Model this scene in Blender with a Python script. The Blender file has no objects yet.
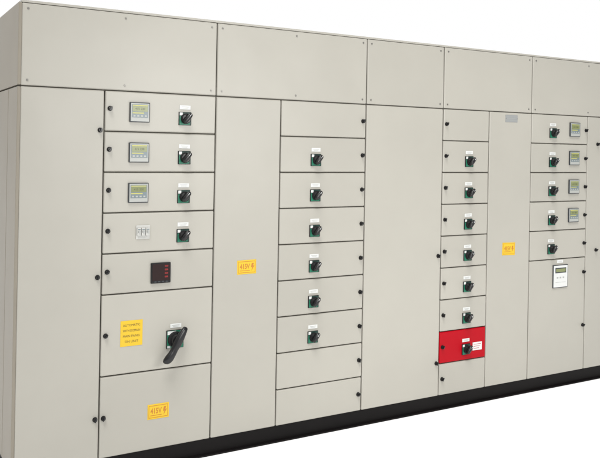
import bpy, bmesh, math, random
from mathutils import Vector, Matrix
random.seed(4)
scene=bpy.context.scene
COL=bpy.context.collection

# ------------------------------------------------------------ materials
def mat(name,col,rough=.5,metal=0,bump=0,bscale=400,vary=0,emis=None,spec=.5,coat=0,objvary=0,vscale=1.7):
    m=bpy.data.materials.new(name);m.use_nodes=True
    nt=m.node_tree;b=nt.nodes['Principled BSDF']
    b.inputs['Base Color'].default_value=(*col,1)
    b.inputs['Roughness'].default_value=rough
    b.inputs['Metallic'].default_value=metal
    b.inputs['Specular IOR Level'].default_value=spec
    b.inputs['Coat Weight'].default_value=coat
    if vary or objvary:
        geo=nt.nodes.new('ShaderNodeNewGeometry')
        nz=nt.nodes.new('ShaderNodeTexNoise');nz.inputs['Scale'].default_value=vscale;nz.inputs['Detail'].default_value=5;nz.inputs['Roughness'].default_value=.55
        nt.links.new(geo.outputs['Position'],nz.inputs['Vector'])
        mr=nt.nodes.new('ShaderNodeMapRange');mr.inputs['From Min'].default_value=.3;mr.inputs['From Max'].default_value=.7
        mr.inputs['To Min'].default_value=1-vary;mr.inputs['To Max'].default_value=1+vary
        nt.links.new(nz.outputs['Fac'],mr.inputs['Value'])
        oi=nt.nodes.new('ShaderNodeObjectInfo')
        mr2=nt.nodes.new('ShaderNodeMapRange');mr2.inputs['To Min'].default_value=1-objvary;mr2.inputs['To Max'].default_value=1+objvary
        nt.links.new(oi.outputs['Random'],mr2.inputs['Value'])
        mu=nt.nodes.new('ShaderNodeMath');mu.operation='MULTIPLY'
        nt.links.new(mr.outputs[0],mu.inputs[0]);nt.links.new(mr2.outputs[0],mu.inputs[1])
        vm=nt.nodes.new('ShaderNodeVectorMath');vm.operation='SCALE';vm.inputs[0].default_value=col
        nt.links.new(mu.outputs[0],vm.inputs['Scale']);nt.links.new(vm.outputs[0],b.inputs['Base Color'])
        mr3=nt.nodes.new('ShaderNodeMapRange');mr3.inputs['To Min'].default_value=rough-.06;mr3.inputs['To Max'].default_value=rough+.06
        nt.links.new(nz.outputs['Fac'],mr3.inputs['Value']);nt.links.new(mr3.outputs[0],b.inputs['Roughness'])
    if bump:
        geo2=nt.nodes.new('ShaderNodeNewGeometry')
        n2=nt.nodes.new('ShaderNodeTexNoise');n2.inputs['Scale'].default_value=bscale;n2.inputs['Detail'].default_value=2
        nt.links.new(geo2.outputs['Position'],n2.inputs['Vector'])
        n3=nt.nodes.new('ShaderNodeTexNoise');n3.inputs['Scale'].default_value=2.6;n3.inputs['Detail'].default_value=1
        nt.links.new(geo2.outputs['Position'],n3.inputs['Vector'])
        b1=nt.nodes.new('ShaderNodeBump');b1.inputs['Strength'].default_value=bump;b1.inputs['Distance'].default_value=.001
        b2=nt.nodes.new('ShaderNodeBump');b2.inputs['Strength'].default_value=.8;b2.inputs['Distance'].default_value=.014
        nt.links.new(n2.outputs['Fac'],b1.inputs['Height']);nt.links.new(n3.outputs['Fac'],b2.inputs['Height'])
        nt.links.new(b2.outputs[0],b1.inputs['Normal']);nt.links.new(b1.outputs[0],b.inputs['Normal'])
    if emis:
        b.inputs['Emission Color'].default_value=(*emis[:3],1);b.inputs['Emission Strength'].default_value=emis[3]
    return m
PAINT=mat('beige_powder_coat',(.332,.320,.284),.40,bump=.12,bscale=700,vary=.05,objvary=.03,spec=.45,vscale=.9)
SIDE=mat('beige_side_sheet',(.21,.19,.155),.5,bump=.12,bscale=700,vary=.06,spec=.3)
SEAM=mat('dark_gasket',(.12,.112,.095),.8,spec=.2)
BLACKP=mat('black_plinth_paint',(.006,.005,.005),.55,bump=.2,bscale=120,vary=.2,spec=.15)
BLACK=mat('black_plastic',(.006,.006,.007),.3,spec=.4)
BLACKM=mat('matt_black_plastic',(.010,.010,.011),.6,spec=.25)
GREEN=mat('green_plate',(.010,.125,.072),.4,spec=.3)
GREEND=mat('dark_green_plate',(.010,.035,.028),.4,spec=.3)
WHITE=mat('white_plastic',(.55,.56,.55),.4)
OFFW=mat('off_white_plastic',(.43,.43,.41),.45)
GREYB=mat('grey_bezel',(.30,.31,.30),.4)
PALE=mat('pale_grey_face',(.31,.32,.305),.4)
DGREY=mat('dark_grey_face',(.035,.04,.045),.35,spec=.3)
LCD=mat('olive_lcd',(.17,.19,.085),.25,spec=.3)
LCDY=mat('yellow_strip',(.40,.38,.09),.4)
BLUEG=mat('blue_grey_face',(.115,.15,.165),.35)
LCDINK=mat('lcd_segments',(.07,.08,.04),.4)
YEL=mat('yellow_label',(.58,.385,.022),.45,spec=.3)
ORA=mat('orange_print',(.40,.15,.010),.5)
INK=mat('ink',(.03,.028,.025),.6)
BROWN=mat('brown_print',(.09,.055,.012),.6)
RED=mat('red_paint',(.34,.0015,.008),.45,bump=.1,bscale=700,vary=.03,spec=.12)
REDW=mat('red_window',(.012,.002,.002),.2,spec=.3)
REDL=mat('red_digits',(.25,.01,.01),.5,emis=(1,.04,.04,.2))
STEEL=mat('zinc_screw',(.22,.215,.20),.4,metal=.6)
ALU=mat('aluminium_plate',(.28,.29,.29),.4,metal=.3)
FLOOR=mat('white_floor_paint',(.93,.93,.93),.7,vary=.01)

# ------------------------------------------------------------ mesh builder (local coords, front faces -Y)
class MB:
    def __init__(s): s.bm=bmesh.new(); s.mats=[]
    def mi(s,m):
        if m not in s.mats: s.mats.append(m)
        return s.mats.index(m)
    def _merge(s,b,m,smooth=False):
        i=s.mi(m)
        for f in b.faces: f.material_index=i;f.smooth=smooth
        me=bpy.data.meshes.new('tmp');b.to_mesh(me);b.free();s.bm.from_mesh(me);bpy.data.meshes.remove(me)
    def box(s,x0,x1,y0,y1,z0,z1,m,bev=0,seg=2,rot=0,piv=None):
        b=bmesh.new();bmesh.ops.create_cube(b,size=1)
        for v in b.verts:
            v.co=Vector(((x0+x1)/2+v.co.x*(x1-x0),(y0+y1)/2+v.co.y*(y1-y0),(z0+z1)/2+v.co.z*(z1-z0)))
        if bev: bmesh.ops.bevel(b,geom=list(b.edges),offset=bev,segments=seg,affect='EDGES',profile=.5)
        if rot:
            p=Vector(piv or ((x0+x1)/2,0,(z0+z1)/2))
            bmesh.ops.rotate(b,verts=b.verts,cent=p,matrix=Matrix.Rotation(rot,3,'Y'))
        s._merge(b,m);return s
    def cyl(s,x,z,y0,y1,r,m,r2=None,seg=24,bev=0):
        b=bmesh.new();r2=r if r2 is None else r2
        bmesh.ops.create_cone(b,cap_ends=True,segments=seg,radius1=r,radius2=r2,depth=abs(y1-y0))
        bmesh.ops.rotate(b,verts=b.verts,cent=(0,0,0),matrix=Matrix.Rotation(math.radians(90),3,'X'))
        bmesh.ops.translate(b,verts=b.verts,vec=(x,(y0+y1)/2,z))
        if bev:
            ed=[e for e in b.edges if all(abs(v.co.y-min(y0,y1))<1e-6 for v in e.verts)]
            bmesh.ops.bevel(b,geom=ed,offset=bev,segments=2,affect='EDGES')
        s._merge(b,m);return s
    def poly(s,pts,y0,y1,m,bev=0):
        b=bmesh.new()
        f=b.faces.new([b.verts.new((x,y1,z)) for x,z in pts])
        r=bmesh.ops.extrude_face_region(b,geom=[f])
        for g in r['geom']:
            if isinstance(g,bmesh.types.BMVert): g.co.y=y0
        bmesh.ops.recalc_face_normals(b,faces=b.faces)
        if bev: bmesh.ops.bevel(b,geom=[e for e in b.edges if all(abs(v.co.y-y0)<1e-6 for v in e.verts)],offset=bev,segments=3,affect='EDGES')
        s._merge(b,m);return s
    def loft(s,stations,m,seg=18):
        b=bmesh.new();rings=[]
        for c,hu,hv,u,v in stations:
            ring=[]
            for k in range(seg):
                t=2*math.pi*k/seg
                cu,su=math.cos(t),math.sin(t)
                e=.75
                ring.append(b.verts.new(c+u*(hu*math.copysign(abs(cu)**e,cu))+v*(hv*math.copysign(abs(su)**e,su))))
            rings.append(ring)
        for a,c in zip(rings,rings[1:]):
            for k in range(seg): b.faces.new((a[k],a[(k+1)%seg],c[(k+1)%seg],c[k]))
        b.faces.new(rings[0]);b.faces.new(rings[-1])
        bmesh.ops.recalc_face_normals(b,faces=b.faces)
        s._merge(b,m,True);return s
    def text(s,t,x,z,y,size,m,width=None,al='CENTER',bold=0):
        cu=bpy.data.curves.new('txt','FONT');cu.body=t;cu.size=size;cu.align_x=al;cu.align_y='CENTER';cu.extrude=.0002;cu.space_line=.85;cu.resolution_u=3;cu.offset=bold
        o=bpy.data.objects.new('txt',cu);COL.objects.link(o)
        dg=bpy.context.evaluated_depsgraph_get();dg.update()
        me=bpy.data.meshes.new_from_object(o.evaluated_get(dg))
        b=bmesh.new();b.from_mesh(me);bpy.data.meshes.remove(me)
        bpy.data.objects.remove(o);bpy.data.curves.remove(cu)
        xs=[v.co.x for v in b.verts];w=max(xs)-min(xs) if xs else 1
        k=(width/w) if width and w>width else 1
        for v in b.verts: v.co=Vector((x+v.co.x*k,y-v.co.z,z+v.co.y))
        s._merge(b,m);return s
    def build(s,name,loc=(0,0,0),parent=None,label=None):
        me=bpy.data.meshes.new(name);s.bm.to_mesh(me);s.bm.free()
        for m in s.mats: me.materials.append(m)
        o=bpy.data.objects.new(name,me);COL.objects.link(o);o.location=loc
        if parent is not None: o.parent=parent
        if label: o['label']=label
        return o
def copy(o,parent,loc):
    c=o.copy();COL.objects.link(c);c.parent=parent;c.location=loc;return c

# ------------------------------------------------------------ dimensions (metres)
K=1.0228     # horizontal scale of the surveyed stations
Z0,ZS,ZT=.100,1.912,2.313
M=(ZS-Z0)/9
XE=4.35*K
DEPTH=1.3
T=.018      # door thickness
G=.0028     # half gap

root=bpy.data.objects.new('switchgear_cabinet',None);COL.objects.link(root)
root['label']='long beige steel switchgear cabinet with one red door'
root['category']='switchgear'

b=MB()
b.box(.004,XE-.004,T,DEPTH-.01,Z0+.002,ZT-.012,SEAM)
b.box(0,XE,.006,DEPTH,ZT-.012,ZT,PAINT,bev=.002)
b.build('cabinet_frame',parent=root)
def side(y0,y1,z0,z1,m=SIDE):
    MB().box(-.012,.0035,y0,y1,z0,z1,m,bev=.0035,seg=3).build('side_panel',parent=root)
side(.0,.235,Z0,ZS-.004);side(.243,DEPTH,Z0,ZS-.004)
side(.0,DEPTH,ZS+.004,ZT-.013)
b=MB()
b.box(.02,XE-.02,.045,DEPTH-.04,.006,Z0-.006,BLACKP)
b.box(.012,XE-.012,.02,DEPTH-.02,Z0-.007,Z0+.001,BLACKP,bev=.001)
b.box(.012,XE-.012,.02,DEPTH-.02,0,.007,BLACKP,bev=.001)
b.build('plinth',parent=root)

# ------------------------------------------------------------ small fittings
def rot2(pts,a): return [(x*math.cos(a)+z*math.sin(a),-x*math.sin(a)+z*math.cos(a)) for x,z in pts]
def mk_lock(parent,loc):
    b=MB()
    b.cyl(0,0,-.006,0,.0125,BLACKM,r2=.0115)
    b.cyl(0,0,-.015,-.006,.010,BLACK,r2=.0085,bev=.0015)
    b.box(-.0035,.0035,-.020,-.014,-.011,.011,BLACK,bev=.0015,rot=.5)
    return b.build('door_lock',loc,parent)
def mk_switch(parent,loc):
    b=MB(); w=.0345
    b.box(-w,w,-.006,0,-w,w,BLACKM,bev=.0025)
    b.box(-w+.0022,w-.0022,-.008,-.005,-w+.0022,w-.0022,GREEND,bev=.001)
    b.poly([(-w+.003,-w+.003),(w-.010,-w+.003),(w-.010,-.010),(-.004,.012),(-w+.003,.012)],-.0085,-.008,GREEN)
    b.box(-w+.003,-w+.019,-.0088,-.008,w-.018,w-.003,WHITE)
    b.cyl(.002,0,-.018,-.008,.0275,BLACKM,r2=.0262,bev=.002,seg=36)
    b.cyl(.002,0,-.027,-.018,.0225,BLACK,r2=.020,bev=.003,seg=36)
    a=math.radians(40);ca,sa=math.cos(a),math.sin(a)
    L=Vector((sa,0,ca));W=Vector((ca,0,-sa));Y=Vector((0,1,0))
    st=[]
    for t,hw,hy in ((-.026,.004,.004),(-.024,.009,.009),(-.014,.0115,.011),(0,.0125,.012),(.014,.0125,.012),(.026,.0115,.010),(.032,.008,.007),(.034,.003,.003)):
        st.append((Vector((.002,-.034,0))+L*t,hw,hy,W,Y))
    b.loft(st,BLACK,seg=16)
    b.poly(rot2([(-.0011,.014),(.0011,.014),(.0011,.028),(-.0011,.028)],a),-.0468,-.043,WHITE)
    return b.build('rotary_switch',loc,parent)
def mk_labelplate(parent,loc):
    b=MB();b.box(-.030,.030,-.0022,0,-.0105,.0105,WHITE,bev=.0008)
    b.box(-.02,.02,-.0026,-.0022,.0015,.0035,GREYB);b.box(-.015,.015,-.0026,-.0022,-.0045,-.0025,GREYB)
    return b.build('label_plate',loc,parent)
def mk_meter(parent,loc):
    b=MB();w=.052;h=.050
    b.box(-w,w,-.010,0,-h,h,DGREY,bev=.003)
    b.box(-w+.0045,w-.0045,-.0112,-.009,-h+.0045,h-.0045,PALE,bev=.001)
    b.box(-w+.010,w-.010,-.0120,-.0112,-.026,h-.010,BLUEG,bev=.0003)
    b.box(-w+.013,w-.013,-.0126,-.0120,.004,.030,LCD)
    b.box(-w+.013,w-.013,-.0126,-.0120,.0315,.0365,LCDY)
    for i,t in enumerate(('415','230')):
        b.text(t,-.014+i*.028,.017,-.0130,.015,LCDINK)
    b.box(-w+.013,w-.032,-.0126,-.0120,-.006,-.001,LCDY)
    for i in range(4): b.box(-.035+i*.0195,-.024+i*.0195,-.0128,-.0120,-.022,-.014,PALE,bev=.0003)
    return b.build('power_meter',loc,parent)
TPL={}
def put(kind,parent,x,z):
    f={'lock':mk_lock,'switch':mk_switch,'label':mk_labelplate,'meter':mk_meter}[kind]
    loc=(x*K-parent.location.x,0,z-parent.location.z)
    if kind in TPL: o=copy(TPL[kind],parent,loc)
    else: o=TPL[kind]=f(parent,loc)
    if kind=='label': o.rotation_euler=(0,random.uniform(-.025,.025),0)
    if kind=='lock': o.rotation_euler=(0,random.uniform(-.35,.35),0)
    return o
def at(d,x,z): return (x*K-d.location.x,0,z-d.location.z)

def door(x0,x1,z0,z1,m=PAINT,name='door',label=None,screws=None):
    x0*=K;x1*=K
    cx,cz=(x0+x1)/2,(z0+z1)/2
    b=MB();w=(x1-x0)/2-G;h=(z1-z0)/2-G
    b.box(-w,w,0,T,-h,h,m,bev=.0062,seg=5)
    if screws:
        for sx,sz in screws:
            X=sx*(w-.028) if abs(sx)==1 else sx*w; Z=sz*(h-.025) if abs(sz)==1 else sz*h
            b.cyl(X,Z,-.003,0,.0058,STEEL,r2=.0048,seg=14,bev=.001)
            b.box(X-.004,X+.004,-.0033,-.003,Z-.0006,Z+.0006,INK)
    o=b.build(name,(cx,0,cz),root,label=label)
    # hand-hung doors never sit perfectly true
    o.rotation_euler=(random.uniform(-1,1)*.0011/max(h,.1),0,random.uniform(-1,1)*.0009/max(w,.1))
    return o
def rowz(i,n=1): return ZS-M*(i+n),ZS-M*i

XS=[0,.388,.968,1.351,1.912,2.490,2.872,3.251,3.801,4.35]
for a,c in ((0,.968),(.968,1.912),(1.912,2.490),(2.490,3.251),(3.251,4.35)):
    s=[(-1,-1),(1,-1),(-1,1),(1,1)]
    if c-a>.9: s+=[(0,1),(0,-1)]
    door(a,c,ZS,ZT-.012,name='cover_panel',screws=s)

# ------------ section 1
d=door(XS[0],XS[1],Z0,ZS)
for z in (1.715,.995,.30): put('lock',d,.368,z)
for i in range(5):
    z0,z1=rowz(i);zc=(z0+z1)/2;d=door(XS[1],XS[2],z0,z1)
    put('lock',d,.414,zc+.012)
    if i<4:
        put('switch',d,.797,zc-.025);put('label',d,.797,zc+.033)
    if i<3: put('meter',d,.560,zc-.002)
    if i==3:
        b=MB()
        b.box(-.036,.036,-.004,0,-.034,.036,OFFW,bev=.0015)
        for k in range(3):
            x=-.0225+k*.0225
            b.box(x-.0098,x+.0098,-.013,-.004,-.016,.024,OFFW,bev=.0015)
            b.box(x-.005,x+.005,-.019,-.013,-.001,.010,GREYB,bev=.001)
            b.box(x-.007,x+.007,-.0134,-.013,.014,.018,BLUEG)
        for k in range(2): b.box(-.026,.022-k*.008,-.0045,-.004,-.023-k*.006,-.0215-k*.006,GREYB)
        b.build('miniature_breaker',at(d,.588,zc),d)
    if i==4:
        b=MB();w=.052
        b.box(-w,w,-.012,0,-w,w,BLACKM,bev=.003)
        b.box(-w+.006,w-.006,-.013,-.012,-w+.014,w-.006,REDW)
        for k in range(4): b.text('000',.028,.034-k*.018,-.0133,.012,REDL)
        for k in range(4): b.box(-.036+k*.02,-.024+k*.02,-.0135,-.012,-.047,-.041,DGREY,bev=.001)
        b.build('panel_meter',at(d,.682,zc-.008),d)
z0,z1=rowz(5,2);d=door(XS[1],XS[2],z0,z1)
put('lock',d,.412,(z0+z1)/2+.0)
b=MB();w=.047
b.box(-w,w,-.008,0,-w,w,BLACKM,bev=.003)
b.box(-w+.003,w-.003,-.010,-.007,-w+.003,w-.003,GREEN,bev=.001)
b.box(-w+.004,w-.044,-.0108,-.010,w-.022,w-.004,WHITE)
b.box(-w+.004,-w+.02,-.0108,-.010,-w+.004,-w+.016,WHITE)
b.cyl(0,0,-.030,-.010,.041,BLACKM,r2=.038,bev=.004,seg=40)
b.cyl(0,0,-.050,-.030,.031,BLACK,r2=.027,bev=.004,seg=40)
a=math.radians(29);ca,sa=math.cos(a),math.sin(a)
L=Vector((sa,0,ca));W=Vector((ca,0,-sa));Y=Vector((0,1,0))
st=[]
for t,off,dep,hw,hy in ((.078,.004,-.048,.006,.005),(.074,.004,-.049,.012,.010),(.055,.003,-.051,.016,.013),(.02,.001,-.053,.021,.017),(-.01,0,-.055,.022,.018),
    (-.040,-.001,-.059,.018,.014),(-.066,-.003,-.063,.019,.015),(-.094,-.007,-.065,.022,.017),(-.112,-.011,-.065,.020,.016),(-.123,-.014,-.063,.014,.011),(-.127,-.015,-.062,.006,.005)):
    st.append((L*t+W*(off)+Vector((0,dep,0)),hw,hy,W,Y))
b.loft(st,BLACK,seg=22)
b.build('isolator_handle',at(d,.764,.652),d)
put('label',d,.768,.720)
b=MB();w,h=.057,.064
b.box(-w,w,-.0015,0,-h,h,YEL,bev=.0006)
for k,t in enumerate(('AUTOMATIC','WITH DOMAIN','MAIN PANEL','ON UNIT')):
    b.text(t,0,.040-k*.027,-.0018,.0165,BROWN,width=.088)
b.build('warning_label',at(d,.540,.705),d,label='yellow square label with dark capital text')
def danger(parent,x,z,w=.057,h=.038):
    b=MB()
    b.box(-w,w,-.0015,0,-h,h,YEL,bev=.0006)
    t=.0024
    for (a0,a1,c0,c1) in ((-w+.006,w-.006,h-.007-t,h-.007),(-w+.006,w-.006,-h+.007,-h+.007+t)):
        b.box(a0,a1,-.0021,-.0015,c0,c1,ORA)
    b.box(-w+.006,-w+.006+t,-.0021,-.0015,-h+.0102,h-.0102,ORA);b.box(w-.006-t,w-.006,-.0021,-.0015,-h+.0102,h-.0102,ORA)
    b.text('415V',-.012,.002,-.0018,.038,ORA,width=.060,bold=.0009)
    b.poly([(.030,.020),(.042,.020),(.037,.006),(.046,.006),(.028,-.022),(.033,-.003),(.025,-.003)],-.0021,-.0015,ORA)
    b.box(-.042,.018,-.0021,-.0015,-.0205,-.0175,ORA)
    o=b.build('warning_label',at(parent,x,z),parent,label='small yellow high voltage danger label')
    o.rotation_euler=(0,random.uniform(-.02,.02),0)
z0,z1=rowz(7,2);d=door(XS[1],XS[2],z0,z1);danger(d,.684,.293)
put('lock',d,.408,.30)

# ------------ section 2
d=door(XS[2],XS[3],Z0,ZS);danger(d,1.160,.997)
for i in range(9):
    z0,z1=rowz(i);zc=(z0+z1)/2;d=door(XS[3],XS[4],z0,z1)
    put('lock',d,1.889,zc+.0)
    if 1<=i<=6:
        put('switch',d,1.575,zc-.030);put('label',d,1.575,zc+.028)
# ------------ section 3
d=door(XS[4],XS[5],Z0,ZS)
for z in (.985,.31): put('lock',d,2.466,z)
# ------------ section 4
for i in range(9):
    z0,z1=rowz(i);zc=(z0+z1)/2
    d=door(XS[5],XS[6],z0,z1,m=RED if i==7 else PAINT,label='bright red compartment door' if i==7 else None)
    put('lock',d,2.514,zc+.004)
    if 1<=i<=7:
        put('switch',d,2.704,zc-.030);put('label',d,2.704,zc+.028)
    if i==7:
        b=MB();b.box(-.040,.040,-.002,0,-.026,.026,WHITE,bev=.0008)
        for k in range(3): b.box(-.032,.030-k*.008,-.0025,-.002,.012-k*.013,.0145-k*.013,RED)
        b.build('label_plate',at(d,2.800,zc-.020),d,label='white instruction label with red lines')
d=door(XS[6],XS[7],Z0,ZS);danger(d,3.060,1.000,.058,.042)
b=MB();b.box(-.056,.056,-.002,0,-.024,.024,ALU,bev=.001)
for k in range(3): b.box(-.045,.045,-.0025,-.002,.012-k*.012,.014-k*.012,GREYB)
for sx in (-.05,.05): b.cyl(sx,0,-.0035,-.002,.0025,STEEL,seg=10)
b.build('name_plate',at(d,3.064,1.870),d)
# ------------ section 5
for i in range(5):
    z0,z1=rowz(i);zc=(z0+z1)/2;d=door(XS[7],XS[8],z0,z1)
    put('lock',d,3.780,zc)
    put('switch',d,3.452,zc-.028);put('label',d,3.452,zc+.030)
    if i<4: put('meter',d,3.664,zc+.002)
z0,z1=rowz(5,4);d=door(XS[7],XS[8],z0,z1)
for z in (.80,.42): put('lock',d,3.782,z)
b=MB();w,h=.074,.080
b.box(-w,w,-.007,0,-h,h,DGREY,bev=.002)
b.box(-w+.005,w-.005,-.0085,-.006,-h+.005,h-.005,WHITE,bev=.001)
b.box(-w+.020,w-.020,-.0097,-.0085,.024,h-.020,DGREY)
b.box(-w+.026,w-.026,-.0103,-.0097,.031,h-.027,LCD)
for k in range(3): b.box(-.040+k*.030,-.024+k*.030,-.0095,-.0085,-.014,-.004,GREYB,bev=.0004)
b.box(-.050,.050,-.009,-.0085,-.042,-.040,GREYB)
b.build('control_display',at(d,3.545,.785),d)
put('label',d,3.545,.888)
d=door(XS[8],XS[9],Z0,ZS)
for z in (1.715,.95): put('lock',d,3.905,z)

# ------------------------------------------------------------ floor
b=MB();b.box(-40,40,-40,40,-.05,-.0005,FLOOR)
f=b.build('floor');f['kind']='structure'

# ------------------------------------------------------------ light
w=bpy.data.worlds.new('World');scene.world=w;w.use_nodes=True
nt=w.node_tree;bg=nt.nodes['Background'];bg.inputs[1].default_value=1.0
tc=nt.nodes.new('ShaderNodeTexCoord');sp=nt.nodes.new('ShaderNodeSeparateXYZ');nt.links.new(tc.outputs['Generated'],sp.inputs[0])
cr=nt.nodes.new('ShaderNodeValToRGB')
mr=nt.nodes.new('ShaderNodeMapRange');mr.inputs['From Min'].default_value=-1;mr.inputs['From Max'].default_value=1
nt.links.new(sp.outputs['Y'],mr.inputs['Value']);nt.links.new(mr.outputs[0],cr.inputs[0])
cr.color_ramp.elements[0].position=.0;cr.color_ramp.elements[0].color=(.32,.318,.315,1)
cr.color_ramp.elements[1].position=.5;cr.color_ramp.elements[1].color=(1,1,1,1)
e=cr.color_ramp.elements.new(.36);e.color=(.40,.40,.395,1)
nt.links.new(cr.outputs[0],bg.inputs[0])
l=bpy.data.lights.new('soft_sun','SUN');l.energy=2.9;l.angle=math.radians(24);l.color=(1,.99,.97)
lo=bpy.data.objects.new('soft_sun',l);COL.objects.link(lo)
lo.rotation_euler=Vector((.30,.46,-1.0)).to_track_quat('-Z','Y').to_euler()
l=bpy.data.lights.new('front_fill_light','AREA');l.energy=78;l.shape='RECTANGLE';l.size=1.8;l.size_y=1.0;l.color=(1,.99,.965)  # added fill light, unseen source: brightens mid-panel, falls off towards the left
lo=bpy.data.objects.new('front_fill_light',l);COL.objects.link(lo);lo.location=(2.0,-3.4,2.0)
lo.rotation_euler=(Vector((2.2,0,1.2))-lo.location).to_track_quat('-Z','Y').to_euler()

# ------------------------------------------------------------ camera
th,cx,cy,cz,s,r=.5252,-.6630,-3.7438,1.6372,-79.386,.0181
F=Vector((math.sin(th),math.cos(th),0));R=Vector((math.cos(th),-math.sin(th),0));U=Vector((0,0,1))
R2=R*math.cos(r)+U*math.sin(r);U2=-R*math.sin(r)+U*math.cos(r)
mw=Matrix(((R2.x,U2.x,-F.x,cx),(R2.y,U2.y,-F.y,cy),(R2.z,U2.z,-F.z,cz),(0,0,0,1)))
cam=bpy.data.cameras.new('camera');cam.sensor_width=36;cam.lens=36*770/600;cam.shift_y=s/600;cam.clip_end=500
co=bpy.data.objects.new('camera',cam);COL.objects.link(co);co.matrix_world=mw;scene.camera=co
scene.view_settings.view_transform='Standard';scene.view_settings.look='None';scene.view_settings.exposure=0
